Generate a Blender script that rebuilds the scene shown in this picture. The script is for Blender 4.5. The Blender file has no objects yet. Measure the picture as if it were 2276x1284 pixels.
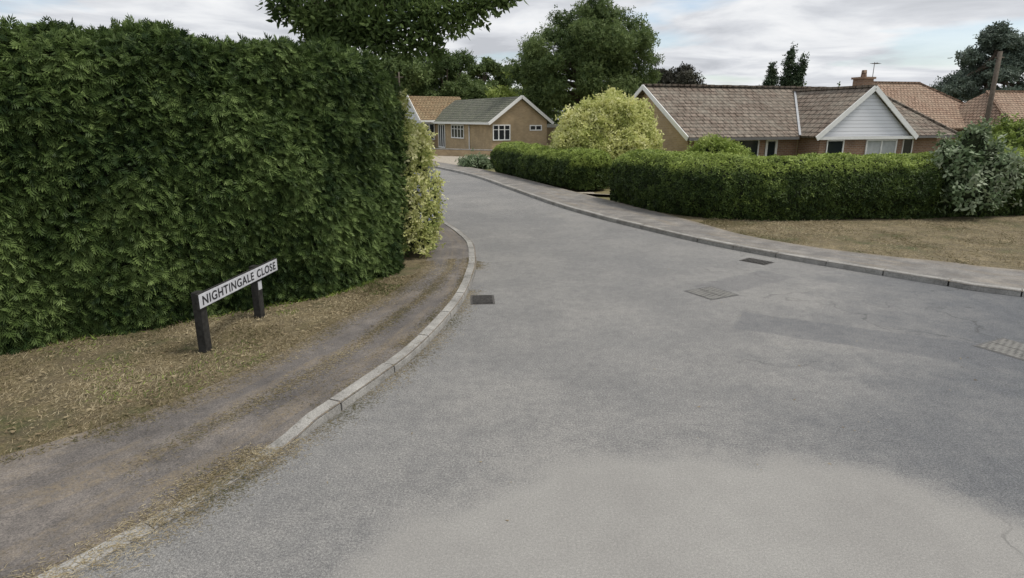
import bpy, math, random
import numpy as np
from mathutils import Vector, Matrix
rng=np.random.default_rng(7); random.seed(7)
S=bpy.context.scene
COL=S.collection
S.view_settings.view_transform='Standard'; S.view_settings.look='None'; S.view_settings.exposure=0

# ------------------------------------------------------------ helpers
def link(o,parent=None):
    COL.objects.link(o)
    if parent: o.parent=parent
    return o
def empty(name,loc=(0,0,0)):
    e=bpy.data.objects.new(name,None); e.empty_display_size=.2
    COL.objects.link(e); return e
perm=rng.permutation(256)
def vnoise(P,scale=1.0,off=0.0):
    P=np.asarray(P,float)*scale+off+100.0
    i=np.floor(P).astype(int); f=P-i; f=f*f*(3-2*f)
    def h(a,b,c): return perm[(perm[(perm[(i[:,0]+a)&255]+i[:,1]+b)&255]+i[:,2]+c)&255]/255.0
    x,y,z=f[:,0],f[:,1],f[:,2]
    c00=h(0,0,0)*(1-x)+h(1,0,0)*x; c10=h(0,1,0)*(1-x)+h(1,1,0)*x
    c01=h(0,0,1)*(1-x)+h(1,0,1)*x; c11=h(0,1,1)*(1-x)+h(1,1,1)*x
    return ((c00*(1-y)+c10*y)*(1-z)+(c01*(1-y)+c11*y)*z)-.5
def fast_mesh(name,V,F,mat,tint=None,parent=None,smooth=False,uv=None):
    V=np.ascontiguousarray(V,dtype=np.float32); F=np.ascontiguousarray(F,dtype=np.int32)
    me=bpy.data.meshes.new(name); k=F.shape[1]
    me.vertices.add(len(V)); me.vertices.foreach_set('co',V.ravel())
    me.loops.add(F.size); me.loops.foreach_set('vertex_index',F.ravel())
    me.polygons.add(len(F)); me.polygons.foreach_set('loop_start',np.arange(len(F),dtype=np.int32)*k)
    me.update(calc_edges=True); me.validate()
    if tint is not None:
        a=me.attributes.new('tint','FLOAT','POINT'); a.data.foreach_set('value',np.ascontiguousarray(tint,dtype=np.float32))
    if uv is not None:
        l=me.uv_layers.new(name='UVMap'); l.data.foreach_set('uv',np.ascontiguousarray(uv[F.ravel()],dtype=np.float32).ravel())
    me.polygons.foreach_set('use_smooth',np.full(len(F),smooth))
    me.materials.append(mat)
    return link(bpy.data.objects.new(name,me),parent)
def nrm(a): return a/np.maximum(np.linalg.norm(a,axis=-1,keepdims=True),1e-9)
def scatter(name,T,FT,pos,Y,side,scale,mat,tint,parent=None):
    Y=nrm(Y); X=nrm(np.cross(side,Y)); Z=np.cross(X,Y)
    V=pos[:,None,:]+scale[:,None,None]*(T[None,:,0:1]*X[:,None]+T[None,:,1:2]*Y[:,None]+T[None,:,2:3]*Z[:,None])
    n,k=len(pos),len(T)
    F=(FT[None]+(np.arange(n)*k)[:,None,None]).reshape(-1,FT.shape[1])
    return fast_mesh(name,V.reshape(-1,3),F,mat,np.repeat(tint,k),parent)
def auto_uv(me):
    l=me.uv_layers.new(name='UVMap')
    for p in me.polygons:
        n=p.normal
        if abs(n.z)>.99: u,v=Vector((1,0,0)),Vector((0,1,0))
        else:
            u=Vector((0,0,1)).cross(n).normalized(); v=n.cross(u)
        for li in p.loop_indices:
            co=me.vertices[me.loops[li].vertex_index].co
            l.data[li].uv=(co.dot(u),co.dot(v))
def pm(name,V,F,mat,parent=None,M=None,solid=0):
    me=bpy.data.meshes.new(name)
    me.from_pydata([tuple(M@Vector(v)) if M else tuple(v) for v in V],[],F); me.update()
    auto_uv(me); me.materials.append(mat)
    o=link(bpy.data.objects.new(name,me),parent)
    if solid:
        m=o.modifiers.new('s','SOLIDIFY'); m.thickness=solid; m.offset=-1
    return o
def box(name,a,b,mat,parent=None,M=None,bev=0):
    x0,y0,z0=a;x1,y1,z1=b
    V=[(x0,y0,z0),(x1,y0,z0),(x1,y1,z0),(x0,y1,z0),(x0,y0,z1),(x1,y0,z1),(x1,y1,z1),(x0,y1,z1)]
    F=[(3,2,1,0),(4,5,6,7),(0,1,5,4),(1,2,6,5),(2,3,7,6),(3,0,4,7)]
    o=pm(name,V,F,mat,parent,M)
    if bev:
        m=o.modifiers.new('b','BEVEL'); m.width=bev; m.segments=2
    return o
def beam(name,p,q,w,h,mat,parent=None,M=None):
    p=Vector(p);q=Vector(q); d=(q-p).normalized(); s=d.cross(Vector((0,0,1))).normalized(); u=s.cross(d)
    V=[]
    for c in (p,q):
        for a,b in ((-1,-1),(1,-1),(1,1),(-1,1)): V.append(c+s*a*w/2+u*b*h/2)
    F=[(3,2,1,0),(4,5,6,7),(0,1,5,4),(1,2,6,5),(2,3,7,6),(3,0,4,7)]
    return pm(name,V,F,mat,parent,M)
def tubes(name,segs,mat,parent=None,n=9):
    V=[];F=[]
    for pts,rad in segs:
        pts=[Vector(p) for p in pts]; b=len(V)
        for i,p in enumerate(pts):
            d=(pts[min(i+1,len(pts)-1)]-pts[max(i-1,0)]).normalized()
            s=d.cross(Vector((.3,.9,.2))).normalized(); u=s.cross(d)
            for k in range(n):
                a=2*math.pi*k/n; r=rad[i]*(1+.08*math.sin(3*a+i))
                V.append(p+s*math.cos(a)*r+u*math.sin(a)*r)
        for i in range(len(pts)-1):
            for k in range(n):
                F.append((b+i*n+k,b+i*n+(k+1)%n,b+(i+1)*n+(k+1)%n,b+(i+1)*n+k))
        F.append(tuple(b+(len(pts)-1)*n+k for k in range(n)))
    o=pm(name,V,F,mat,parent)
    for p in o.data.polygons: p.use_smooth=True
    return o
def resample(pts,step):
    P=[np.array(p,float) for p in pts]; P=[2*P[0]-P[1]]+P+[2*P[-1]-P[-2]]
    out=[]
    for i in range(1,len(P)-2):
        m=max(2,int(np.linalg.norm(P[i+1]-P[i])/step))
        for j in range(m):
            t=j/m
            out.append(.5*((2*P[i])+(-P[i-1]+P[i+1])*t+(2*P[i-1]-5*P[i]+4*P[i+1]-P[i+2])*t*t+(-P[i-1]+3*P[i]-3*P[i+1]+P[i+2])*t**3))
    out.append(P[-2]); return np.array(out)

# ------------------------------------------------------------ materials
class NT:
    def __init__(s,name):
        s.m=bpy.data.materials.new(name); s.m.use_nodes=True; s.t=s.m.node_tree; s.b=s.t.nodes['Principled BSDF']
        s.out=s.t.nodes['Material Output']; s.b.inputs['Roughness'].default_value=.85; s.b.inputs['Specular IOR Level'].default_value=.2
    def n(s,ty,ins=None,**kw):
        x=s.t.nodes.new(ty)
        for k,v in kw.items(): setattr(x,k,v)
        for k,v in (ins or {}).items():
            if isinstance(v,bpy.types.NodeSocket): s.t.links.new(v,x.inputs[k])
            else: x.inputs[k].default_value=v
        return x
    def noise(s,vec,scale,detail=4,rough=.6,dist=0):
        return s.n('ShaderNodeTexNoise',{'Vector':vec,'Scale':scale,'Detail':detail,'Roughness':rough,'Distortion':dist}).outputs['Fac']
    def ramp(s,fac,stops):
        r=s.n('ShaderNodeValToRGB',{'Fac':fac}); e=r.color_ramp.elements
        while len(e)<len(stops): e.new(.5)
        for i,(p,c) in enumerate(stops):
            e[i].position=p; e[i].color=(*c,1) if len(c)==3 else c
        return r.outputs['Color']
    def mix(s,f,a,b,mode='MIX'):
        x=s.n('ShaderNodeMix',data_type='RGBA',blend_type=mode)
        for i,v in ((0,f),(6,a),(7,b)):
            if isinstance(v,bpy.types.NodeSocket): s.t.links.new(v,x.inputs[i])
            else: x.inputs[i].default_value=v if not isinstance(v,tuple) or len(v)==4 else (*v,1)
        return x.outputs[2]
    def math(s,op,a,b=0.0,c=None):
        x=s.n('ShaderNodeMath',operation=op)
        for i,v in ((0,a),(1,b),(2,c)):
            if v is None: continue
            if isinstance(v,bpy.types.NodeSocket): s.t.links.new(v,x.inputs[i])
            else: x.inputs[i].default_value=v
        return x.outputs[0]
    def mr(s,v,a,b,c=0.0,d=1.0): return s.n('ShaderNodeMapRange',{'Value':v,'From Min':a,'From Max':b,'To Min':c,'To Max':d}).outputs[0]
    def obj(s): return s.n('ShaderNodeTexCoord').outputs['Object']
    def uv(s): return s.n('ShaderNodeTexCoord').outputs['UV']
    def col(s,c):
        if isinstance(c,bpy.types.NodeSocket): s.t.links.new(c,s.b.inputs['Base Color'])
        else: s.b.inputs['Base Color'].default_value=(*c,1)
    def bump(s,h,strength=.5,dist=.01):
        x=s.n('ShaderNodeBump',{'Height':h,'Strength':strength,'Distance':dist}); s.t.links.new(x.outputs[0],s.b.inputs['Normal'])
K0=(0,0,0)
def plain(name,c,rough=.7,var=.12,scale=6):
    t=NT(name); f=t.noise(t.obj(),scale)
    t.col(t.ramp(f,[(.3,tuple(x*(1-var) for x in c)),(.7,tuple(min(1,x*(1+var)) for x in c))])); t.b.inputs['Roughness'].default_value=rough
    return t.m
def foliage(name,dark,mid,light,trans=.25,rough=.55):
    t=NT(name); a=t.n('ShaderNodeAttribute',attribute_name='tint').outputs['Fac']
    c=t.ramp(a,[(0.05,dark),(.5,mid),(.97,light)]); t.col(c); t.b.inputs['Roughness'].default_value=rough
    tr=t.n('ShaderNodeBsdfTranslucent',{'Color':c}); mx=t.n('ShaderNodeMixShader',{0:trans,1:t.b.outputs[0],2:tr.outputs[0]})
    t.t.links.new(mx.outputs[0],t.out.inputs['Surface']); return t.m

def asphalt():
    t=NT('asphalt'); o=t.obj()
    big=t.noise(o,.35,5); mid=t.noise(o,1.0,7,.72); fine=t.noise(o,60,4,.85); vf=t.noise(o,150,2,.8); blot=t.noise(o,9,5,.75)
    c=t.ramp(big,[(.35,(.188,.187,.185)),(.6,(.236,.231,.222))])
    c=t.mix(t.mr(mid,.44,.62,0,.6),c,(.165,.164,.163))
    sep=t.n('ShaderNodeSeparateXYZ',{0:o})
    d=t.math('ADD',t.math('MULTIPLY',sep.outputs[0],.28),t.math('MULTIPLY',sep.outputs[1],-.16))
    d=t.math('ADD',d,t.math('MULTIPLY',mid,1.5))
    dm=t.mr(d,.5,1.5)
    c=t.mix(dm,c,(.110,.116,.125))
    # trench repair patches, slightly darker, on the right of the junction
    def patch(c,cx,cy,ang,hx,hy,colr,f):
        vv=t.n('ShaderNodeMapping',{'Vector':t.n('ShaderNodeVectorMath',{0:o,1:(cx,cy,0)},operation='SUBTRACT').outputs[0],'Rotation':(0,0,ang)}).outputs[0]
        w=t.n('ShaderNodeVectorMath',{0:t.n('ShaderNodeTexNoise',{'Vector':o,'Scale':6.0,'Detail':5}).outputs['Color'],1:(.12,.12,0)},operation='MULTIPLY').outputs[0]
        s2=t.n('ShaderNodeSeparateXYZ',{0:t.n('ShaderNodeVectorMath',{0:vv,1:w},operation='ADD').outputs[0]})
        a=t.mr(t.math('ABSOLUTE',s2.outputs[0]),hx-.03,hx+.03,1,0); b=t.mr(t.math('ABSOLUTE',s2.outputs[1]),hy-.03,hy+.03,1,0)
        return t.mix(t.math('MULTIPLY',t.math('MULTIPLY',a,b),f),c,colr)
    c=patch(c,4.3,6.9,.5,1.5,.38,(.105,.11,.12),.45)
    c=patch(c,3.7,9.6,-.6,.9,.3,(.135,.135,.14),.45)
    c=t.mix(1.0,c,t.ramp(blot,[(.3,(.84,.84,.85)),(.7,(1.15,1.15,1.13))]),'MULTIPLY')
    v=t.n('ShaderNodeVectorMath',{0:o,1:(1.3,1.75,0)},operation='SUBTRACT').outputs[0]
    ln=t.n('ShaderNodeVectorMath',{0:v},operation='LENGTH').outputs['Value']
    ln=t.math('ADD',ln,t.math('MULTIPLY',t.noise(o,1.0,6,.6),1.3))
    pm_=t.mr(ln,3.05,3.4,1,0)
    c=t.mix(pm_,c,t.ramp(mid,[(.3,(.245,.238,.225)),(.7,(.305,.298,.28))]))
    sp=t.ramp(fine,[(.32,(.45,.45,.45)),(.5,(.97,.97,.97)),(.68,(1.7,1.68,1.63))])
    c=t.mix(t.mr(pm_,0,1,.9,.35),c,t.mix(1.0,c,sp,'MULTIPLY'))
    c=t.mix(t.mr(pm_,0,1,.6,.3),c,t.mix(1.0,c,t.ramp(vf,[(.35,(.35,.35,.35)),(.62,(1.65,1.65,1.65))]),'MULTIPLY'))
    w=t.n('ShaderNodeTexNoise',{'Vector':o,'Scale':1.5,'Detail':5}).outputs['Color']
    vv=t.n('ShaderNodeVectorMath',{0:o,1:w},operation='ADD').outputs[0]
    vo=t.n('ShaderNodeTexVoronoi',{'Vector':vv,'Scale':.42},feature='DISTANCE_TO_EDGE').outputs['Distance']
    cr=t.math('MULTIPLY',t.mr(vo,.001,.008,1,0),t.mr(t.noise(o,.6,3),.46,.58))
    cr=t.math('MULTIPLY',cr,t.mr(sep.outputs[0],1.8,3.0))
    c=t.mix(t.math('MULTIPLY',cr,.5),c,(.05,.05,.05))
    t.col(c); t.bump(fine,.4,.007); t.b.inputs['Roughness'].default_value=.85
    return t.m
def pavement_mat(name,g,warm=1.0):
    t=NT(name); o=t.obj(); uv=t.n('ShaderNodeSeparateXYZ',{0:t.uv()})
    fine=t.noise(o,75,4,.85); mid=t.noise(o,1.8,7,.78)
    q=lambda a,b,c: (a*g*warm,b*g,c*g)
    c=t.ramp(mid,[(.32,q(.095,.089,.085)),(.5,q(.145,.135,.127)),(.68,q(.225,.206,.187))])
    c=t.mix(1.0,c,t.ramp(fine,[(.3,(.4,.4,.4)),(.5,(1,1,1)),(.72,(1.8,1.73,1.65))]),'MULTIPLY')
    st=t.n('ShaderNodeCombineXYZ',{0:t.math('MULTIPLY',uv.outputs[0],.6),1:t.math('MULTIPLY',uv.outputs[1],6.0)}).outputs[0]
    ln=t.noise(st,1.0,6,.65,.4); gn=t.noise(o,35,5,.85)
    m=t.math('MULTIPLY',t.mr(ln,.50,.64),t.mr(gn,.40,.58))
    edge=t.mr(t.math('ABSOLUTE',t.math('SUBTRACT',uv.outputs[1],.5)),.34,.52)
    m=t.math('MAXIMUM',t.math('MULTIPLY',m,.75),t.math('MULTIPLY',edge,t.mr(gn,.42,.6)))
    c=t.mix(t.math('MULTIPLY',m,.8),c,(.27,.215,.14)); t.col(c); t.bump(fine,.6,.008); return t.m
def drygrass_mat():
    t=NT('dry_grass_soil'); o=t.obj(); a=t.noise(o,.9,7,.78); b=t.noise(o,60,4,.85); k=t.noise(o,5,5,.8)
    c=t.ramp(a,[(.36,(.085,.10,.04)),(.48,(.18,.15,.085)),(.68,(.31,.255,.16))])
    c=t.mix(t.mr(k,.4,.6,0,.65),c,(.12,.10,.07))
    c=t.mix(1.0,c,t.ramp(b,[(.3,(.35,.35,.32)),(.5,(1,1,1)),(.7,(1.6,1.55,1.45))]),'MULTIPLY'); t.col(c); t.bump(b,.8,.02); return t.m
def ground_mat():
    t=NT('ground_soil'); o=t.obj(); a=t.noise(o,.25,6,.7); b=t.noise(o,20,4,.8)
    c=t.ramp(a,[(.35,(.07,.10,.03)),(.5,(.16,.15,.07)),(.7,(.28,.23,.13))])
    c=t.mix(.6,c,t.ramp(b,[(.3,(.5,.5,.5)),(.7,(1.2,1.2,1.2))]),'MULTIPLY'); t.col(c); return t.m
def kerb_mat():
    t=NT('kerb_concrete'); o=t.obj(); a=t.noise(o,2.5,7,.8); b=t.noise(o,80,3,.85)
    c=t.ramp(a,[(.32,(.18,.175,.16)),(.5,(.31,.30,.28)),(.66,(.42,.41,.38))]); c=t.mix(.8,c,t.ramp(b,[(.3,(.5,.5,.5)),(.6,(1.15,1.15,1.15))]),'MULTIPLY')
    t.col(c); t.bump(b,.3,.004); return t.m
def brick(name,c1,c2,mort=(.33,.30,.26),sc=1.0):
    t=NT(name); b=t.n('ShaderNodeTexBrick',{'Vector':t.uv(),'Color1':(*c1,1),'Color2':(*c2,1),'Mortar':(*mort,1),'Scale':sc,'Mortar Size':.008,'Mortar Smooth':.2,'Bias':-.1,'Brick Width':.225,'Row Height':.075})
    f=t.noise(t.obj(),1.3,5); c=t.mix(.8,b.outputs['Color'],t.ramp(f,[(.3,(.75,.75,.75)),(.7,(1.15,1.12,1.1))]),'MULTIPLY')
    t.col(c); t.bump(b.outputs['Fac'],-.4,.008); return t.m
def tiles(name,c1,c2,c3,w=.3,h=.26,moss=0.3):
    t=NT(name); uv=t.uv(); s=t.n('ShaderNodeSeparateXYZ',{0:uv})
    b=t.n('ShaderNodeTexBrick',{'Vector':uv,'Color1':(*c1,1),'Color2':(*c2,1),'Mortar':tuple(x*.22 for x in c1)+(1,),'Scale':1,'Mortar Size':.024,'Mortar Smooth':.3,'Bias':0,'Brick Width':w,'Row Height':h}); b.offset=.5
    f=t.noise(t.obj(),1.1,6,.8); g=t.noise(t.obj(),7,5,.8)
    c=t.mix(t.ramp(f,[(.42,K0),(.66,(moss+.35,)*3)]),b.outputs['Color'],c3)
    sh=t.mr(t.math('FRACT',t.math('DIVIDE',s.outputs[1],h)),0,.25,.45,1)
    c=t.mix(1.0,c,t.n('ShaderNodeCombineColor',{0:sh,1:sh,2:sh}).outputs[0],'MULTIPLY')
    c=t.mix(1.0,c,t.ramp(g,[(.3,(.5,.5,.5)),(.7,(1.4,1.4,1.4))]),'MULTIPLY'); t.col(c); t.b.inputs['Specular IOR Level'].default_value=.05
    saw=t.math('SUBTRACT',1.0,t.math('FRACT',t.math('DIVIDE',s.outputs[1],h)))
    roll=t.math('SINE',t.math('MULTIPLY',s.outputs[0],2*math.pi/w))
    t.bump(t.math('ADD',saw,t.math('MULTIPLY',roll,.45)),1.0,.05); return t.m
def boards(name,c,h=.15):
    t=NT(name); s=t.n('ShaderNodeSeparateXYZ',{0:t.uv()}); fr=t.math('FRACT',t.math('DIVIDE',s.outputs[1],h))
    cc=t.mix(t.math('LESS_THAN',fr,.1),c,tuple(x*.6 for x in c)); t.col(cc); t.bump(t.math('SUBTRACT',1.0,fr),.8,.03); t.b.inputs['Roughness'].default_value=.5; return t.m
def grate_mat():
    t=NT('cast_iron'); t.col(t.ramp(t.noise(t.obj(),30,4),[(.3,(.05,.047,.043)),(.7,(.13,.12,.11))])); t.b.inputs['Roughness'].default_value=.6; t.b.inputs['Metallic'].default_value=.3; return t.m
def glass_mat():
    t=NT('window_glass'); t.col((.02,.025,.03)); t.b.inputs['Roughness'].default_value=.08; t.b.inputs['Specular IOR Level'].default_value=.6; return t.m
mAsph=asphalt(); mPave=pavement_mat('pavement_tarmac',.98,1.01); mPaveR=pavement_mat('pavement_tarmac_pale',1.4,.97); mDry=drygrass_mat(); mGround=ground_mat(); mKerb=kerb_mat(); mIron=grate_mat(); mGlass=glass_mat()
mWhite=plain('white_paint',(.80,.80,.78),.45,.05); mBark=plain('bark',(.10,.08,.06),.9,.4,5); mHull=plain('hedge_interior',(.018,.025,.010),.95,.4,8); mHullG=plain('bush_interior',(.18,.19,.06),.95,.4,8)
mBlack=plain('black_stained_wood',(.034,.033,.031),.6,.45,20); mLetter=plain('sign_letter_paint',(.04,.04,.045),.5,.05)
mPlate=plain('sign_plate_paint',(.55,.56,.59),.4,.16,14); mLead=plain('lead_flashing',(.42,.43,.44),.5,.15)
mTan=brick('tan_brick',(.38,.28,.16),(.46,.345,.21),(.42,.36,.27)); mRed=brick('red_brick',(.24,.14,.09),(.31,.19,.12))
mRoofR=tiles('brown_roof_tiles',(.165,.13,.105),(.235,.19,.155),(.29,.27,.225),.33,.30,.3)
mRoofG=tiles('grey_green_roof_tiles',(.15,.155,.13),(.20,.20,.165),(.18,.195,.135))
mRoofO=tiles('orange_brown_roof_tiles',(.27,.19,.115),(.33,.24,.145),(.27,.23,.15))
mRoofT=tiles('terracotta_roof_tiles',(.33,.225,.165),(.40,.285,.215),(.35,.28,.21),.25,.22)
mBoard=boards('white_weatherboard',(.74,.75,.78)); mPole=plain('pole_wood',(.12,.10,.08),.85,.3,8)

# ------------------------------------------------------------ ground, road, pavements
def gz(x,y):
    def ss(v,a,b):
        t=np.clip((v-a)/(b-a),0,1); return t*t*(3-2*t)
    return -.05-.58*ss(x,4.5,8)*ss(y,18.5,23)*(1-ss(y,48,70))*(1-ss(x,60,90))
gx=np.unique(np.concatenate([np.linspace(-600,-60,14),np.linspace(-60,60,121),np.linspace(60,600,14)]))
gy=np.unique(np.concatenate([np.linspace(-200,-20,8),np.linspace(-20,80,101),np.linspace(80,900,18)]))
GX,GY=np.meshgrid(gx,gy,indexing='ij'); V=np.stack([GX,GY,gz(GX,GY)],-1).reshape(-1,3)
def gridF(a,b): 
    i,j=np.meshgrid(np.arange(a-1),np.arange(b-1),indexing='ij'); k=(i*b+j).ravel()
    return np.stack([k,k+b,k+b+1,k+1],-1)
fast_mesh('ground',V,gridF(len(gx),len(gy)),mGround,smooth=True)
KL=[(-14,-3.9),(-8,-.9),(-4.6,.95),(-3.2,2.05),(-2.5,2.95),(-2.1,3.62),(-1.71,4.5),(-1.36,5.41),(-1.05,6.34),(-.8,7.59),(-.67,8.64),(-.62,9.97),(-.65,10.98),(-.87,12.66),(-1.7,15.2),(-3.2,18.6),(-6.5,25.6),(-9.5,31.5)]
BL=[(-15,.8),(-9,2.4),(-6,3.2),(-4.5,3.8),(-3.9,4.05),(-3.5,4.4),(-3.05,4.95),(-2.65,5.75),(-2.4,6.45),(-2.15,7.3),(-1.8,8.3),(-1.5,9.7),(-1.5,10.6),(-1.8,12.9),(-2.75,15.6),(-4.3,19),(-7.6,26.3),(-10.8,32.3)]
KR=[(40,-9),(20,1.4),(12,5.7),(7.41,8.64),(6.72,9.25),(5.84,10.2),(4.8,11.4),(3.93,12.66),(3.05,14.3),(2.23,15.95),(1.23,18.5),(-.13,22.8),(-1.52,27.2),(-3,30.7),(-5.5,35.5),(-8.5,39.5)]
BR=[(42,-6.3),(21,3.7),(13,7.7),(8.45,9.95),(7.7,10.5),(6.9,11.0),(5.9,11.85),(5.0,13.15),(4.5,14.7),(3.9,16.5),(2.9,19.2),(1.55,22.9),(.0,27.3),(-1.6,31.1),(-4.2,36.1),(-7.3,40.6)]
kl=resample(KL,.3); kr=resample(KR,.4)
bpts=[tuple(p) for p in kl]+[tuple(p) for p in kr[::-1]]+[(40,-40),(-40,-40),(-40,-9)]
pm('road',[(x,y,0) for x,y in bpts],[tuple(range(len(bpts)))],mAsph)
def kh(y): 
    t=np.clip((y-4.35)/(.35),0,1); return .014+.071*t
def strip(name,A,B,mat,hfun,step=.3,rows=8):
    P=np.concatenate([np.array(A,float),np.array(B,float)],1); R=resample([tuple(p) for p in P],step)
    n=len(R); V=np.zeros((n,rows+1,3)); U=np.zeros((n,rows+1,2))
    s=np.concatenate([[0],np.cumsum(np.linalg.norm(np.diff(R[:,:2],axis=0),axis=1))])
    for j in range(rows+1):
        t=j/rows; V[:,j,:2]=R[:,:2]*(1-t)+R[:,2:]*t; V[:,j,2]=hfun(R[:,1])*(1-t)+.08*t; U[:,j,0]=s; U[:,j,1]=t
    return fast_mesh(name,V.reshape(-1,3),gridF(n,rows+1),mat,uv=U.reshape(-1,2),smooth=True)
strip('pavement',KL,BL,mPave,lambda y:kh(y)-.004)
strip('pavement',KR,BR,mPaveR,lambda y:y*0+.08)
def kerbs(name,path,side,hf,length=.91,w=.125):
    P=resample(path,.1); s=np.concatenate([[0],np.cumsum(np.linalg.norm(np.diff(P,axis=0),axis=1))])
    V=[];F=[]; q=0
    while q+length<s[-1]:
        g=.004+random.random()*.008; ss=np.linspace(q+g,q+length-g,4); dz=random.uniform(-.004,.004); sh=random.uniform(-.007,.007); b=len(V)
        for v in ss:
            c=np.array([np.interp(v,s,P[:,0]),np.interp(v,s,P[:,1])]); c2=np.array([np.interp(v+.05,s,P[:,0]),np.interp(v+.05,s,P[:,1])])
            H=float(hf(c[1]))+dz
            d=(c2-c)/max(1e-6,np.linalg.norm(c2-c)); n=np.array([-d[1],d[0]])*side
            for o_,z in ((0,-.03),(.004,H*.75),(.022,H+.004),(w,H+.008),(w,-.03)): V.append((*(c+n*(o_+sh)),z))
        for i in range(3):
            for k in range(4): F.append((b+i*5+k,b+i*5+k+1,b+(i+1)*5+k+1,b+(i+1)*5+k))
        F.append(tuple(b+k for k in range(5))); F.append(tuple(b+15+k for k in range(5)))
        q+=length
    return pm(name,V,F,mKerb)
kerbs('kerb',KL[1:],1,kh); kerbs('kerb',KR[1:],-1,lambda y:.085)
vl=[tuple(p) for p in resample(BL[:14],.4)]+[(-3.4,13),(-3.2,10.5),(-4,9.3),(-7,7.5),(-14,4)]
pm('dry_grass_verge',[(x,y,.074) for x,y in vl],[tuple(range(len(vl)))],mDry)
vr=[tuple(p) for p in resample(BR[1:10],.4)]+[(5.2,17.2),(13,17),(24,18)]
pm('dry_grass_verge',[(x,y,.074) for x,y in vr],[tuple(range(len(vr)))],mDry)

def drain(name,cx,cy,ang,w,l,bars):
    M=Matrix.Translation((cx,cy,0))@Matrix.Rotation(ang,4,'Z'); e=empty(name)
    box('frame',(-w/2,-l/2,-.01),(w/2,l/2,.005),mIron,e,M)
    box('pit',(-w/2+.03,-l/2+.03,-.0),(w/2-.03,l/2-.03,.007),plain('drain_dark',(.012,.012,.012)),e,M)
    for i in range(bars):
        y=-l/2+.03+(l-.06)*(i+.5)/bars; box('bar_%d'%i,(-w/2+.03,y-.012,.006),(w/2-.03,y+.012,.014),mIron,e,M)
drain('drain_grate',-.42,8.5,math.radians(4),.34,.46,8)
drain('drain_grate',4.42,10.95,math.radians(40),.34,.5,8)
def cover_mat(c):
    t=NT('cover_metal'); ch=t.n('ShaderNodeTexChecker',{'Vector':t.obj(),'Scale':22.0}).outputs['Fac']; f=t.noise(t.obj(),6,5,.8)
    t.col(t.mix(t.math('MULTIPLY',ch,t.mr(f,.35,.6)),c,tuple(x*.4 for x in c))); t.bump(ch,.5,.006); t.b.inputs['Roughness'].default_value=.7; return t.m
mCov=cover_mat((.20,.195,.18)); mFrm=plain('cover_frame',(.12,.118,.115),.8,.3,10)
for cx,cy,an,w in ((2.95,8.85,.5,.5),(5.65,6.5,.45,.55)):
    e=empty('manhole_cover'); M=Matrix.Translation((cx,cy,0))@Matrix.Rotation(an,4,'Z')
    box('frame',(-w/2-.03,-w/2-.03,-.01),(w/2+.03,w/2+.03,.003),mFrm,e,M); box('lid_left',(-w/2,-w/2,0),(-.006,w/2,.006),mCov,e,M); box('lid_right',(.006,-w/2,0),(w/2,w/2,.006),mCov,e,M)

# ------------------------------------------------------------ foliage templates
def kite(x,y,ang,L,w,z=0):
    c,s=math.cos(ang),math.sin(ang); d=(s,c); n=(c,-s)
    return [(x,y,z),(x+d[0]*L*.5+n[0]*w,y+d[1]*L*.5+n[1]*w,z+.03),(x+d[0]*L,y+d[1]*L,z-.06),(x+d[0]*L*.5-n[0]*w,y+d[1]*L*.5-n[1]*w,z+.03)]
sp=[]
for a in [kite(0,0,0,1,.06)]+[kite(0,.10+.2*i,sg*math.radians(46-6*i),.60-.11*i,.075,.03*i*sg) for i in range(3) for sg in (-1,1)]: sp+=a
T_SPRAY=np.array(sp); F_SPRAY=np.arange(28).reshape(-1,4)
lf=[]
for i,a in enumerate((0,2.2,4.1)): lf+=kite(.0,.0,a,.8,.24,.15*math.sin(a))
T_LEAF3=np.array(lf); F_LEAF3=np.arange(12).reshape(-1,4)
T_LEAF=np.array([(0,0,0),(.2,.25,.05),(.17,.6,.02),(0,1,-.08),(-.17,.6,.02),(-.2,.25,.05)]); F_LEAF=np.array([[0,1,2,3],[0,3,4,5]])
T_BLADE=np.array([(-.06,0,0),(.06,0,0),(.02,.6,.1),(0,1,.35)]); F_BLADE=np.array([[0,1,2,3]])
def hull_points(V,F,n,wfun=None):
    Q=V[F]; A=np.linalg.norm(np.cross(Q[:,2]-Q[:,0],Q[:,3]-Q[:,1]),axis=1)/2
    w=A*(wfun(Q.mean(1)) if wfun else 1); idx=rng.choice(len(F),n,p=w/w.sum())
    u=rng.random((n,1)); v=rng.random((n,1)); q=Q[idx]
    P=q[:,0]*(1-u)*(1-v)+q[:,1]*u*(1-v)+q[:,2]*u*v+q[:,3]*(1-u)*v
    N=np.cross(Q[:,2]-Q[:,0],Q[:,3]-Q[:,1])[idx]; return P,nrm(N)
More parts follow.
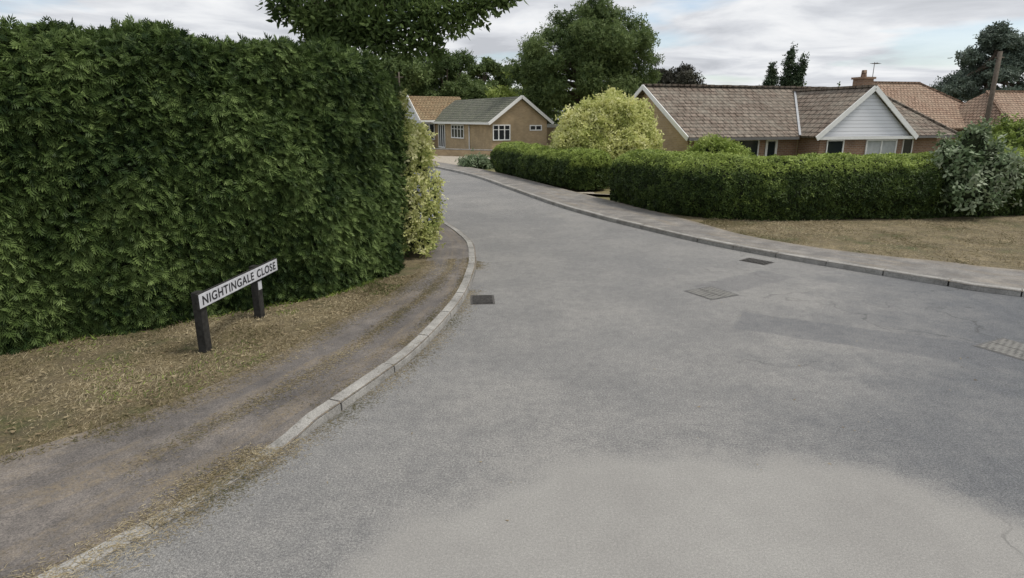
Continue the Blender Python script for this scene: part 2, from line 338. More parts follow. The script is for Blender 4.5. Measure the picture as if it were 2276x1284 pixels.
def hedge(name,path,hw,hfun,mat,n,size,e=.35,amp=.16,cap=.8,wfun=None,tmpl='spray',base=.9,droop=.5,tb=.5,zb=.06,top=0,taper=0,topgrow=0,ofac=.75,tv=.15):
    par=empty(name)
    C=resample(path,.15); s=np.concatenate([[0],np.cumsum(np.linalg.norm(np.diff(C,axis=0),axis=1))]); L=s[-1]
    d=nrm(np.gradient(C,axis=0)); N=np.stack([-d[:,1],d[:,0]],-1)
    x=np.clip(np.minimum(s,L-s)/cap,0,1); cp=np.sqrt(np.clip(1-(1-x)**2,0,1)); cp=np.maximum(cp,.02)
    th=np.linspace(math.pi,0,56); a=np.sign(np.cos(th))*np.abs(np.cos(th))**e; b=np.abs(np.sin(th))**e
    a=a*(base+(1-base)*np.minimum(1,b*2.5))*(1-taper*b**2)
    H=hfun(C[:,0],C[:,1])*(.8+.2*cp)
    V=np.zeros((len(C),len(th),3)); V[...,:2]=C[:,None]+N[:,None]*(a[None,:,None]*hw*cp[:,None,None]); V[...,2]=zb+b[None]*H[:,None]
    cen=np.concatenate([C,H[:,None]*.5],1)[:,None]; rad=V-cen; gs=np.gradient(V,axis=0); gq=np.gradient(V,axis=1)
    nn=nrm(np.cross(gs,gq)); sg=np.sign((nn*rad).sum(-1,keepdims=True)); nn=nn*sg
    P=V.reshape(-1,3); ds=(vnoise(P,1.1)*1.2+vnoise(P,2.6,9)*.9+vnoise(P,6,3)*.6)*amp
    P=P+nn.reshape(-1,3)*ds[:,None]; F=gridF(len(C),len(th))
    inner=P-nn.reshape(-1,3)*size*.6; inner[:,2]=np.maximum(inner[:,2],.0)
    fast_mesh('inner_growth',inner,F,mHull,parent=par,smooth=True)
    pos,nm=hull_points(P,F,n,wfun)
    k=((pos[:,None,:2]-C[None,::6])**2).sum(-1).argmin(1); hh=H[::6][k]; cc=np.concatenate([C[::6][k],(hh*.5)[:,None]],1)
    nm=nm*np.sign((nm*(pos-cc)).sum(-1,keepdims=True))
    r=rng.normal(size=(n,3)); dirn=nm*ofac+np.array([0,0,-droop])+r*.38
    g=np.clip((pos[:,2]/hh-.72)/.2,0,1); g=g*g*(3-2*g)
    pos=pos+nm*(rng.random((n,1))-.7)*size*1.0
    tint=np.clip(tb+top*g+vnoise(pos,1.0,5)*.45*(1 if not top else .75)+vnoise(pos,4,2)*.6*(1 if not top else .75)+rng.normal(size=n)*tv,0,1)  # top lightens the upper leaves: overhead light painted into the tint, sides kept darker
    sz=size*rng.uniform(.6,1.35,n)
    if tmpl=='spray': 
        T,FT=T_SPRAY,F_SPRAY; side=nm+rng.normal(size=(n,3))*.35
    else:
        T,FT=T_LEAF3,F_LEAF3; dirn=np.cross(nm,rng.normal(size=(n,3))); dirn=nrm(dirn)+nm*.6+rng.normal(size=(n,3))*.25; side=nm+rng.normal(size=(n,3))*.45
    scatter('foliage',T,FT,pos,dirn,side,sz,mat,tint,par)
    if topgrow:
        m=nm[:,2]>.55; k=np.where(m)[0]; k=k[rng.random(len(k))<topgrow]
        scatter('top_shoots',T_SPRAY,F_SPRAY,pos[k],rng.normal(size=(len(k),3))*.55+np.array([0,0,1.]),rng.normal(size=(len(k),3)),size*rng.uniform(.5,1.1,len(k)),mat,tint[k],par)
    return par
def bush(name,c,r,mat,n,size,amp=.25,tb=.5,tmpl='leaf3',lump=2.2,cut=.62,hull=None,tv=.15):
    par=empty(name); a,b=60,40
    th=np.linspace(0,2*math.pi,a); ph=np.linspace(.02,math.pi*cut,b); TH,PH=np.meshgrid(th,ph,indexing='ij')
    D=np.stack([np.cos(TH)*np.sin(PH),np.sin(TH)*np.sin(PH),np.cos(PH)],-1).reshape(-1,3)
    k=1+amp*(vnoise(D,lump,c[0])*1.1+vnoise(D,lump*2.2,c[1])*.9+vnoise(D,lump*4.5,c[1])*.5); rr=np.array(r); zc=r[2]*.42
    P=D*rr*np.array([1,1,.72])*k[:,None]+np.array([c[0],c[1],c[2]+zc*.8])
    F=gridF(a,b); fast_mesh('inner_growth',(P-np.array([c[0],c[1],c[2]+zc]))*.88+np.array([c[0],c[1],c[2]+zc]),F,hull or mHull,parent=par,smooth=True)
    pos,nm=hull_points(P,F,n); o=pos-np.array([c[0],c[1],c[2]+zc]); nm=nm*np.sign((nm*o).sum(-1,keepdims=True))
    pos=pos+nm*(rng.normal(size=(n,1))*size*.9-.3*size)
    tint=np.clip(tb+vnoise(pos,1.6,5)*.6+vnoise(pos,5,3)*.5+rng.normal(size=n)*tv,0,1)
    T,FT=(T_SPRAY,F_SPRAY) if tmpl=='spray' else (T_LEAF3,F_LEAF3)
    scatter('foliage',T,FT,pos,nm*.5+rng.normal(size=(n,3))*.5,nm+rng.normal(size=(n,3))*.5+np.array([0,0,.3]),size*rng.uniform(.6,1.4,n),mat,tint,par)
    return par
mLey=foliage('conifer_hedge_foliage',(.022,.045,.013),(.085,.132,.036),(.22,.30,.10),.25)
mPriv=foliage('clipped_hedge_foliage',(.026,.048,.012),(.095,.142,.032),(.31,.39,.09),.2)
mOak=foliage('oak_leaves',(.045,.075,.024),(.115,.17,.05),(.22,.29,.10),.4)
mOakF=foliage('tree_leaves',(.05,.085,.030),(.115,.165,.055),(.21,.27,.10),.35)
mGold=foliage('golden_leaves',(.32,.36,.10),(.60,.62,.24),(.82,.80,.44),.35)
mVar=foliage('variegated_leaves',(.18,.24,.06),(.52,.54,.20),(.82,.79,.48),.3)
mLime=foliage('lime_leaves',(.12,.17,.03),(.26,.34,.07),(.44,.50,.16),.3)
mDarkF=foliage('dark_conifer_needles',(.022,.040,.022),(.050,.08,.040),(.10,.13,.07),.15)
mCedar=foliage('blue_grey_needles',(.06,.085,.065),(.11,.145,.11),(.17,.20,.16),.15)
mCopper=foliage('copper_leaves',(.03,.03,.025),(.06,.058,.045),(.10,.10,.07),.2)
mGreyL=foliage('grey_green_leaves',(.06,.10,.04),(.17,.23,.12),(.38,.43,.30),.2)
mStraw=foliage('dry_straw',(.11,.11,.045),(.28,.225,.135),(.52,.45,.30),.15,.8)
mLeafD=foliage('fallen_leaves',(.08,.05,.03),(.2,.15,.09),(.35,.29,.18),.1,.8)
mFlower=foliage('blue_flowers',(.16,.17,.40),(.25,.26,.55),(.4,.4,.65),.2,.6)

wl=lambda c: np.where(c[:,0]<-7.5,.12,np.where(c[:,1]>13.5,.3,1.0))*np.where((c[:,1]-c[:,0]*.77>12.2)&(c[:,2]<3),.12,1.0)
def hl(x,y): return 3.30+.08*np.clip((-x-3.2)/3,0,1)-.38*np.clip((y-10.2)/2.6,0,1)
hedge('conifer_hedge',[(-14,.7),(-9.2,4.35),(-6.0,6.85),(-3.95,8.4),(-3.05,9.45),(-2.80,10.6),(-3.0,12.2),(-3.6,14.5),(-4.8,17.5)],.9,hl,mLey,68000,.13,e=.33,amp=.26,wfun=wl,tb=.43,droop=.62,taper=.10,topgrow=.1,ofac=.45,tv=.19)
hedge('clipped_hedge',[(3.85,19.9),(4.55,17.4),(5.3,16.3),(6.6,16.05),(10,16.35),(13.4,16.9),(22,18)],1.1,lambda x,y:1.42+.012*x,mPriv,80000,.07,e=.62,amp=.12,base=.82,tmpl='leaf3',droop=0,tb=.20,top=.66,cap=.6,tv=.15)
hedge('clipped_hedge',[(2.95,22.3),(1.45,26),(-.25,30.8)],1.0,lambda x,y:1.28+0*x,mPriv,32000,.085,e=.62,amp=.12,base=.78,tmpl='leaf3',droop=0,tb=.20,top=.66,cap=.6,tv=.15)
bush('variegated_shrub',(-2.02,11.5,.05),(.56,.95,2.3),mVar,9500,.08,.45,lump=3.0)
q=nrm(rng.normal(size=(260,3)))*np.array([.55,.85,.75])+np.array([-1.85,11.4,1.1]); q=q[q[:,0]>-1.7]
scatter('blossom',T_LEAF3,F_LEAF3,q,rng.normal(size=(len(q),3)),rng.normal(size=(len(q),3)),np.full(len(q),.04),mFlower,np.full(len(q),.6),bpy.data.objects['variegated_shrub'])
bush('golden_bush',(3.75,25.6,-.1),(2.1,2.0,3.1),mGold,21000,.14,.30,tb=.54,lump=3.4,cut=.76,hull=mHullG,tv=.18)
bush('rounded_bush',(6.95,21.6,-.3),(1.3,1.1,1.9),mLime,6000,.11,.2)
bush('garden_shrub',(18.9,24,-.6),(2.3,2,2.7),mPriv,6000,.15,.25,tb=.7)
bush('garden_shrub',(15.9,20.8,-.5),(2.4,1.2,1.75),mLime,6000,.13,.15)
bush('buddleia_shrub',(11.3,15.7,.35),(1.0,.55,1.45),mGreyL,2400,.14,1.0,lump=3,tb=.5,tv=.2)
bush('lavender_shrub',(-1.9,33,-.05),(.8,.7,.55),mGreyL,1200,.13,.35)

# ------------------------------------------------------------ trees
def tree(name,base,trunk_h,trunk_r,clumps,mat,n,leaf,tmpl='leaf3',limbs=9,lean=(0,0),shell=.45):
    par=empty(name); b=Vector(base); top=b+Vector((lean[0],lean[1],trunk_h))
    segs=[([b,b+Vector((.1,0,trunk_h*.4)),top],[trunk_r*1.25,trunk_r*.9,trunk_r*.6])]
    for c,r in clumps[:limbs]:
        c=Vector(c); st=b.lerp(top,random.uniform(.6,1)); m=st.lerp(c,.5)+Vector((random.uniform(-.3,.3),random.uniform(-.3,.3),.3))
        segs.append(([st,m,c],[trunk_r*.45,trunk_r*.25,trunk_r*.06]))
    tubes('trunk',segs,mBark,par)
    C=np.array([c for c,r in clumps]); R=np.array([r if not np.isscalar(r) else (r,r,r) for c,r in clumps],float)
    w=(R[:,0]*R[:,2]); k=rng.choice(len(C),n,p=w/w.sum()); D=nrm(rng.normal(size=(n,3))); rad=rng.random((n,1))**shell
    P=C[k]+D*R[k]*rad*(1+1.1*vnoise(D*2+C[k],1.5)[:,None]); ct=rng.uniform(-.22,.22,len(C))
    tint=np.clip(.5+ct[k]+rng.normal(size=n)*.17,0,1); T,FT={'leaf3':(T_LEAF3,F_LEAF3),'spray':(T_SPRAY,F_SPRAY),'leaf':(T_LEAF,F_LEAF)}[tmpl]
    scatter('foliage',T,FT,P,D*.6+rng.normal(size=(n,3))*.5,D+rng.normal(size=(n,3))*.45+np.array([0,0,.5]),leaf*rng.uniform(.6,1.4,n),mat,tint,par)
    return par
def crown(c,r,m,cr,seed=0,low=-.55,fz=.6):
    q=np.random.default_rng(seed); out=[]
    while len(out)<m:
        d=q.normal(size=3); d/=np.linalg.norm(d)
        if d[2]<low: continue
        k=q.uniform(.35,1.05)**.6; rr=cr*q.uniform(.55,1.3)
        out.append(((c[0]+d[0]*r[0]*k,c[1]+d[1]*r[1]*k,c[2]+d[2]*r[2]*k),(rr,rr,rr*fz)))
    return out
tree('oak_tree',(5.9,53,-.1),6,.45,crown((5.9,53,6.4),(5.6,5,4.8),170,1.05,3,-.8,.8),mOakF,60000,.19,limbs=30,shell=.42)
tree('broadleaf_tree',(-6.6,66,-.1),4,.4,crown((-6.8,66,5.2),(4.6,4,3.8),60,1.2,5,fz=.75),mOakF,18000,.28,shell=.4)
tree('broadleaf_tree',(-12,64,-.1),4,.4,crown((-12,64,5.5),(4.4,4,3.4),30,1.5,15),mOakF,8000,.36)
tree('lime_tree',(1.6,62,-.1),3,.3,crown((1.9,62,3.9),(3.6,3,2.9),30,1.1,6),mLime,9000,.28)
tree('pine_tree',(-4,92,-.1),8,.3,crown((-4,92,8.2),(1.9,2,2.4),14,.9,8),mOakF,3500,.35)
tree('pine_tree',(-1.6,95,-.1),7,.3,crown((-1.2,95,6.8),(2.4,2,2.6),14,1.0,9),mOakF,3500,.35)
tree('copper_beech_tree',(21.5,84,-.7),4,.4,crown((21.6,84,6.0),(3.8,3,3.2),26,1.2,10),mCopper,8000,.36)
tree('apple_tree',(25.5,62,-.7),2,.2,crown((26.3,62,4.0),(1.3,1.3,1.4),10,.7,11),mLime,2500,.25)
for i,(x,y,h,w) in enumerate(((26.8,68,8.2,1.15),(28.9,68.5,9.8,1.25),(29.9,68,8.8,1.0))):
    tree('cypress_tree',(x,y,-.7),h*.8,.2,[((x+random.uniform(-.25,.25),y,-.5+h*t),((w*(1-t)**.5+.2),(w*(1-t)**.5+.2),h*.12)) for t in np.linspace(.12,.95,12)],mDarkF,4200,.25,limbs=3)
q=np.random.default_rng(4)
cl=[]
for t in np.linspace(0,1,44):
    z=2.6+7.8*t; R=5.6*(1-t)**.75+.5; a=q.uniform(0,6.28); k=q.uniform(.3,.95); cl.append(((45.5+math.cos(a)*R*k,62+math.sin(a)*R*k,z),(1.8*(1-t*.5),1.8*(1-t*.5),.7)))
tree('cedar_tree',(45.5,62,-.3),9,.45,cl,mCedar,20000,.28,limbs=20)
tree('broadleaf_tree',(53,60,-.3),4,.3,crown((53,60,5.6),(3,3,3),20,1.2,12),mOakF,6000,.34)
q=np.random.default_rng(9); bc=[]
for x in np.linspace(-70,130,150):
    y=100+q.uniform(-8,12)+abs(x-20)*.1; h=q.uniform(2.6,5.6); bc.append(((x,y,h*.75),(2.4,2.4,h*.55)))
    bc.append(((x+1,y,1.2),(2.6,2.4,2.0)))
tree('distant_trees',(0,105,-.1),3,.3,bc,mOakF,42000,.6,limbs=1)

cl=[((-3.75,11.2,4.35),(.36,.4,.36)),((-3.35,11.1,4.1),(.34,.4,.30)),((-3.1,11.2,3.8),(.42,.4,.30)),((-2.7,11.2,4.0),(.46,.4,.40)),((-2.3,11.0,3.95),(.42,.4,.42)),
    ((-2.15,11.0,3.75),(.30,.3,.26)),((-1.75,11.0,4.0),(.36,.4,.36)),((-1.42,11.0,3.78),(.24,.3,.30)),((-1.35,11.1,4.15),(.36,.4,.3)),((-.95,11.1,4.1),(.34,.35,.3)),((-.6,11.0,4.25),(.34,.3,.26)),((-.2,11.0,4.4),(.30,.3,.2)),((-.03,11.1,4.45),(.2,.2,.16)),
    ((-2.9,11.5,4.6),(.7,.6,.4)),((-1.9,11.5,4.65),(.8,.6,.42)),((-1.0,11.6,4.75),(.7,.6,.36)),((-3.7,11.4,4.75),(.4,.5,.3)),((-1.75,11,3.62),(.14,.2,.2)),((-1.3,11,3.55),(.15,.2,.16)),((-3.0,10.9,3.6),(.40,.3,.22))]
tree('overhanging_oak_tree',(-4.4,14.3,0),6.2,.24,cl,mOak,12000,.115,tmpl='leaf',limbs=20,lean=(.4,-.3),shell=.55)
o_par=bpy.data.objects['overhanging_oak_tree']
cr=crown((-3.9,12.9,8.4),(4,3.4,2.4),30,1.0,21,-.4)
C=np.array([c for c,r in cr]); n=5000; k=rng.integers(0,30,n); D=nrm(rng.normal(size=(n,3)))
scatter('upper_foliage',T_LEAF3,F_LEAF3,C[k]+D*rng.random((n,1))**.5*np.array([1.1,1.1,.8]),D+rng.normal(size=(n,3))*.5,rng.normal(size=(n,3)),.2*rng.uniform(.6,1.4,n),mOak,np.clip(.5+rng.normal(size=n)*.2,0,1),o_par)

# ------------------------------------------------------------ grass blades, straw and litter
def litter(name,P,mat,size,up,tb=.6,w=1):
    n=len(P); d=rng.normal(size=(n,3)); d[:,2]=np.abs(d[:,2])*up+(.05 if up<.3 else .5*up)
    T=T_BLADE*np.array([w,1,1]); scatter(name,T,F_BLADE,P,d,rng.normal(size=(n,3))*.3+np.array([0,0,1]),size*rng.uniform(.5,1.5,n),mat,np.clip(tb+vnoise(P,1.6,3)*.9+rng.normal(size=n)*.2,0,1))
def between(A,B,n,f):
    P=resample([tuple(p) for p in np.concatenate([np.array(A,float),np.array(B,float)],1)],.1); i=rng.random(n)*(len(P)-1.001); j=i.astype(int); fr=(i-j)[:,None]
    q=P[j]*(1-fr)+P[j+1]*fr; t=f(n)[:,None]
    return q[:,:2]*(1-t)+q[:,2:]*t
VA=BL[2:12]; VB=[(-8.2,5.3),(-6.6,6.0),(-5.9,6.4),(-5.2,6.9),(-4.4,7.5),(-3.9,7.8),(-3.4,8.1),(-2.9,8.4),(-2.5,8.7),(-2.1,9.3)]
p=between(VA,VB,80000,lambda n:rng.random(n)**.9*1.05-.05); m=(vnoise(np.c_[p,p[:,0]*0],2.3)+.5*vnoise(np.c_[p,p[:,0]*0],7)>-.06)|(rng.random(len(p))<.22); p=p[m]
litter('dry_grass',np.c_[p,np.full(len(p),.072)],mStraw,.04,.6,.45)
p=between(VA,VB,12000,lambda n:rng.random(n)); p=p[vnoise(np.c_[p,p[:,0]*0],1.7,21)>.18]
litter('green_weeds',np.c_[p,np.full(len(p),.072)],mPriv,.04,.8,.5,1.5)
p=between(VA,VB,4500,lambda n:rng.normal(.93,.05,n))
litter('green_weeds',np.c_[p,np.full(len(p),.072)],mLime,.06,.9,.2,3)
p=between(BR[1:9],[(21.5,17),(14,15.6),(9.5,15.2),(8,15.1),(7.5,15.1),(6.5,15.1),(5.5,15.2),(4.9,15.4)],34000,lambda n:rng.random(n))
p=p[(vnoise(np.c_[p,p[:,0]*0],1.3)>-.1)|(rng.random(len(p))<.3)]
litter('dry_grass',np.c_[p,np.full(len(p),.074)],mStraw,.055,.6,.58)
def clumpsel(p,sc,th): return p[(vnoise(np.c_[p,p[:,0]*0],sc,7)+rng.normal(size=len(p))*.08)>th]
A,B=KL[2:13],BL[2:13]
p=np.r_[between(A,B,14000,lambda n:np.clip(rng.normal(.95,.08,n),.1,1.1)),clumpsel(between(A,B,13000,lambda n:np.clip(rng.normal(.5,.05,n),0,1)),1.2,-.02),clumpsel(between(A,B,13000,lambda n:rng.random(n)),1.6,.12),clumpsel(between(A,B,9000,lambda n:np.abs(rng.normal(.13,.04,n))),1.0,-.1)]
litter('straw_litter',np.c_[p,.022+.066*np.clip((p[:,1]-3.6)/1.0,0,1)],mStraw,.03,.06,.45,.6)
p=clumpsel(between(KL[2:13],[(x+1.0,y-.4) for x,y in KL[2:13]],13000,lambda n:np.abs(rng.normal(.0,.10,n))),1.5,0)
litter('straw_litter',np.c_[p,np.full(len(p),.004)],mStraw,.028,.06,.42,.6)
p=clumpsel(between(KL[2:7],[(x-.5,y+.4) for x,y in KL[2:7]],18000,lambda n:rng.normal(.2,.22,n)),1.4,-.02)
litter('straw_litter',np.c_[p,np.full(len(p),.028)],mStraw,.035,.1,.48,.7)
p=between([(-2.5,2.2),(2,4),(3,10)],[(-1,7),(5,6),(2,12)],45,lambda n:rng.random(n))
litter('leaf_litter',np.c_[p,np.full(len(p),.005)],mLeafD,.028,.1,.8,3)
p=between(VA,VB,1100,lambda n:rng.random(n))
litter('leaf_litter',np.c_[p,np.full(len(p),.095)],mLeafD,.04,.1,.7,4)

# ------------------------------------------------------------ street name sign
sg=empty('street_name_sign')
x=Vector((.10,1,0)).normalized(); z=Vector((x.y,-x.x,0)); y=Vector((0,0,1))
MS=Matrix.Translation((-3.29,6.28,0))@Matrix(((x.x,y.x,z.x,0),(x.y,y.y,z.y,0),(x.z,y.z,z.z,0),(0,0,0,1)))
box('post_left',(-.055,.0,-.06),(.055,.74,.03),mBlack,sg,MS,.006)
box('post_right',(1.14,.0,-.06),(1.25,.74,.03),mBlack,sg,MS,.006)
box('backing_board',(-.12,.575,.032),(1.64,.745,.058),mBlack,sg,MS,.004)
box('plate',(-.11,.585,.059),(1.63,.735,.064),mPlate,sg,MS,.002)
box('notice_label',(1.15,.44,.031),(1.235,.545,.036),mPlate,sg,MS)
cu=bpy.data.curves.new('lettering','FONT'); cu.body='NIGHTINGALE CLOSE'; cu.size=.135; cu.extrude=.001; cu.offset=.0028; cu.align_x='CENTER'; cu.align_y='CENTER'; cu.space_character=1.12; cu.space_word=1.25
to=bpy.data.objects.new('lettering',cu); COL.objects.link(to); bpy.context.view_layer.update()
dg=bpy.context.evaluated_depsgraph_get(); me=bpy.data.meshes.new_from_object(to.evaluated_get(dg)); bpy.data.objects.remove(to)
xs=[v.co.x for v in me.vertices]; ys=[v.co.y for v in me.vertices]; cx=(min(xs)+max(xs))/2; cy=(min(ys)+max(ys))/2; sy=.100/(max(ys)-min(ys)); sx=1.63/(max(xs)-min(xs))
for v in me.vertices: v.co=MS@Vector(((v.co.x-cx)*sx+.76,(v.co.y-cy)*sy+.66,v.co.z+.0655))
me.materials.clear(); me.materials.append(mLetter); link(bpy.data.objects.new('lettering',me),sg)

# ------------------------------------------------------------ houses
def window(name,x0,x1,z0,z1,y,par,M,nm=2,axis='x',fr=.06,bars=0,glass=None):
    def bx(nm_,a,b,c,d,o0,o1,mt):
        if axis=='x': box(nm_,(a,y-o1,c),(b,y-o0,d),mt,par,M)
        else: box(nm_,(y-o1,a,c),(y-o0,b,d),mt,par,M)
    bx(name+'_glass',x0,x1,z0,z1,.0,.012,glass or mGlass)
    bx(name+'_top',x0,x1,z1-fr,z1,.013,.05,mWhite); bx(name+'_bottom',x0,x1,z0,z0+fr,.013,.07,mWhite)
    for i in range(nm+1):
        c=x0+(x1-x0)*i/nm; a=min(max(c-fr/2,x0),x1-fr); bx(name+'_mullion%d'%i,a,a+fr,z0+fr,z1-fr,.013,.048,mWhite)
    if bars:
        zc=z0+(z1-z0)*.68; bx(name+'_transom',x0+fr,x1-fr,zc-.02,zc+.02,.013,.044,mWhite)
def frame(o,x): 
    x=Vector((x[0],x[1],0)).normalized(); return Matrix(((x.x,-x.y,0,o[0]),(x.y,x.x,0,o[1]),(0,0,1,0),(0,0,0,1)))
h=empty('brown_roofed_bungalow'); M=frame((7.17,25.98),(.956,.292)); E,Rz=1.74,3.92; g=-.65; sl=(Rz-E)/4; HE,HR=14.6,13.1
pm('roof_front',[(0,0,E),(HE,0,E),(HR,4,Rz),(0,4,Rz)],[(0,1,2,3)],mRoofR,h,M,.1)
pm('roof_back',[(0,8,E),(0,4,Rz),(HR,4,Rz),(HE,8,E)],[(0,1,2,3)],mRoofR,h,M,.1)
pm('roof_hip',[(HE,0,E),(HE,8,E),(HR,4,Rz)],[(0,1,2)],mRoofR,h,M,.1)
WR=3.75; yb=(WR-E)/sl
pm('wing_roof_left',[(5.5,-1.06,E+.02),(5.5,0,E+.02),(8.1,yb,WR+.02),(8.1,-1.06,WR+.02)],[(3,2,1,0)],mRoofR,h,M,.1)
pm('wing_roof_right',[(10.7,-1.06,E+.02),(10.7,0,E+.02),(8.1,yb,WR+.02),(8.1,-1.06,WR+.02)],[(0,1,2,3)],mRoofR,h,M,.1)
beam('valley_left',(5.5,0,E+.05),(8.1,yb,WR+.05),.09,.03,mLead,h,M); beam('valley_right',(10.7,0,E+.05),(8.1,yb,WR+.05),.09,.03,mLead,h,M)
for i in range(28):
    beam('ridge_tile_%d'%i,(i*.462+.01,4,Rz+.03+.01*(i%2)),(i*.462+.45,4,Rz+.03+.01*(i%2)),.24,.11,mRoofR,h,M)
beam('wing_ridge',(8.1,-1.06,WR+.05),(8.1,yb,WR+.05),.22,.1,mRoofR,h,M)
beam('hip_ridge',(HR,4,Rz+.03),(HE,0,E+.04),.2,.09,mRoofR,h,M)
wz=lambda y:E+min(y,8-y)*sl-.12
pm('walls',[(.3,.5,g),(13.9,.5,g),(13.9,7.5,g),(.3,7.5,g),(.3,.5,wz(.5)),(13.9,.5,wz(.5)),(13.9,7.5,wz(.5)),(.3,7.5,wz(.5)),(.3,4,wz(4))],
   [(0,1,5,4),(1,2,6,5),(2,3,7,6),(3,0,4,8,7)],mTan,h,M)
pm('wing_walls',[(5.85,-.8,g),(10.35,-.8,g),(10.35,.45,g),(5.85,.45,g),(5.85,-.8,E),(10.35,-.8,E),(10.35,.45,E),(5.85,.45,E)],[(0,1,5,4),(1,2,6,5),(3,0,4,7)],mRed,h,M)
pm('brick_front',[(.35,.485,g),(5.8,.485,g),(5.8,.485,1.85),(.35,.485,1.85)],[(0,1,2,3)],mRed,h,M)
pm('brick_front_right',[(10.4,.485,g),(13.85,.485,g),(13.85,.485,1.85),(10.4,.485,1.85)],[(0,1,2,3)],mRed,h,M)
pm('gable_boarding',[(5.62,-.93,E),(10.58,-.93,E),(8.1,-.93,WR-.08)],[(0,1,2)],mBoard,h,M)
for a,b in (((5.4,-1.09,E-.08),(8.1,-1.09,WR-.02)),((8.1,-1.09,WR-.02),(10.8,-1.09,E-.08)),((-.03,0,E-.06),(-.03,4,Rz-.04)),((-.03,4,Rz-.04),(-.03,8,E-.06))): beam('bargeboard',a,b,.04,.2,mWhite,h,M)
beam('sill_board',(5.55,-1.05,E-.06),(10.65,-1.05,E-.06),.04,.12,mWhite,h,M)
mGut=plain('gutter_grey',(.16,.155,.15),.5)
beam('gutter',(0,-.04,E-.08),(5.4,-.04,E-.08),.1,.1,mGut,h,M); beam('gutter_right',(10.8,-.04,E-.08),(HE,-.04,E-.08),.1,.1,mGut,h,M)
window('window_a',1.7,3.8,.1,1.62,.48,h,M,2,fr=.05); window('door',4.15,4.75,-.6,1.62,.48,h,M,1,fr=.1); window('window_b',.7,1.5,.4,1.62,.48,h,M,1,fr=.05)
mBlind=plain('window_blind',(.45,.47,.47),.6)
window('wing_window',6.2,7.1,.3,1.6,-.8,h,M,1,fr=.05); window('wing_window_wide',8.3,10.0,.3,1.6,-.8,h,M,2,fr=.06,glass=mBlind); window('window_c',11.2,12.4,.3,1.6,.48,h,M,2)
box('chimney',(12.75,4.2,3.3),(13.4,4.9,4.45),mRed,h,M); box('chimney_cap',(12.68,4.13,4.45),(13.47,4.97,4.55),mRed,h,M); 
tubes('chimney_pot',[([tuple(M@Vector((13.07,4.55,4.55))),tuple(M@Vector((13.07,4.55,4.9)))],[.15,.12])],mRoofT,h)
ax=13.6
tubes('aerial',[([tuple(M@Vector((ax,4.5,3.2))),tuple(M@Vector((ax,4.5,5.3)))],[.02,.018]),([tuple(M@Vector((ax-.3,4.3,5.2))),tuple(M@Vector((ax+.4,4.7,5.3)))],[.012,.012])]+
      [([tuple(M@Vector((ax-.2+.12*i,4.1+.06*i,5.22))),tuple(M@Vector((ax-.2+.12*i,4.6+.06*i,5.24)))],[.008,.008]) for i in range(5)],mGut,h)
h=empty('tan_brick_bungalow'); M=frame((.75,49),(.88,.48)); E,Rz=2.16,4.1; HW=2.78; sl=(Rz-E)/HW; LL=12.5
pm('roof_left',[(-HW,0,E),(0,0,Rz),(0,LL,Rz),(-HW,LL,E)],[(0,1,2,3)],mRoofG,h,M,.1); pm('roof_right',[(HW,0,E),(HW,LL,E),(0,LL,Rz),(0,0,Rz)],[(0,1,2,3)],mRoofG,h,M,.1)
w=HW-.35; z=E+.35*sl-.12
pm('walls',[(-w,.3,-.1),(w,.3,-.1),(w,LL,-.1),(-w,LL,-.1),(-w,.3,z),(w,.3,z),(w,LL,z),(-w,LL,z),(0,.3,Rz-.12)],[(0,1,5,8,4),(1,2,6,5),(3,0,4,7)],mTan,h,M)
for sgn in (-1,1): beam('bargeboard',(sgn*(HW+.05),-.03,E-.08),(0,-.03,Rz-.03),.05,.22,mWhite,h,M)
beam('fascia',(-HW-.02,0,E-.06),(-HW-.02,LL,E-.06),.05,.16,mWhite,h,M)
window('gable_window',-2.35,-.85,.85,2.02,.3,h,M,3,bars=1,fr=.08); window('small_window',.85,1.95,1.55,1.98,.3,h,M,2,fr=.08)
window('side_window',5.3,7.9,.85,1.98,-w,h,M,4,axis='y',bars=1,fr=.09); window('side_door',9.3,10.8,-.05,2.0,-w,h,M,3,axis='y',fr=.1)
tubes('downpipe',[([tuple(M@Vector((-w-.06,4.2,0))),tuple(M@Vector((-w-.06,4.2,2.1)))],[.045,.045])],mWhite,h)
X0,X1=-4.0,1.2; yc=14.2; hw=3.0
pm('wing_roof_front',[(X0,yc-hw,2.3),(X1,yc-hw,2.3),(X1,yc,4.45),(X0,yc,4.45)],[(0,1,2,3)],mRoofO,h,M,.1); pm('wing_roof_back',[(X0,yc+hw,2.3),(X0,yc,4.45),(X1,yc,4.45),(X1,yc+hw,2.3)],[(0,1,2,3)],mRoofO,h,M,.1)
pm('wing_gable',[(X0+.2,yc-hw+.3,-.1),(X0+.2,yc+hw-.3,-.1),(X0+.2,yc+hw-.3,2.35),(X0+.2,yc,4.3),(X0+.2,yc-hw+.3,2.35)],[(0,4,3,2,1)],mBoard,h,M)
pm('wing_wall',[(X0+.2,yc-hw+.32,-.1),(-w,yc-hw+.32,-.1),(-w,yc-hw+.32,2.35),(X0+.2,yc-hw+.32,2.35)],[(0,1,2,3)],mTan,h,M)
beam('wing_fascia',(X0,yc-hw-.02,2.22),(X1,yc-hw-.02,2.22),.05,.18,mWhite,h,M)
for s_ in (-1,1): beam('wing_bargeboard',(X0-.03,yc+s_*(hw+.03),2.22),(X0-.03,yc,4.42),.05,.24,mWhite,h,M)
window('wing_window',X0+.4,-w-.1,.6,2.05,yc-hw+.32,h,M,2,fr=.09)
box('garage',(HW+.2,2.5,-.1),(HW+3.2,7.5,1.75),mTan,h,M); box('garage_fascia',(HW+.1,2.4,1.75),(HW+3.3,7.6,1.98),mWhite,h,M)
box('chimney',(2.0,16.0,2.5),(3.2,16.6,4.6),mRed,h,M)
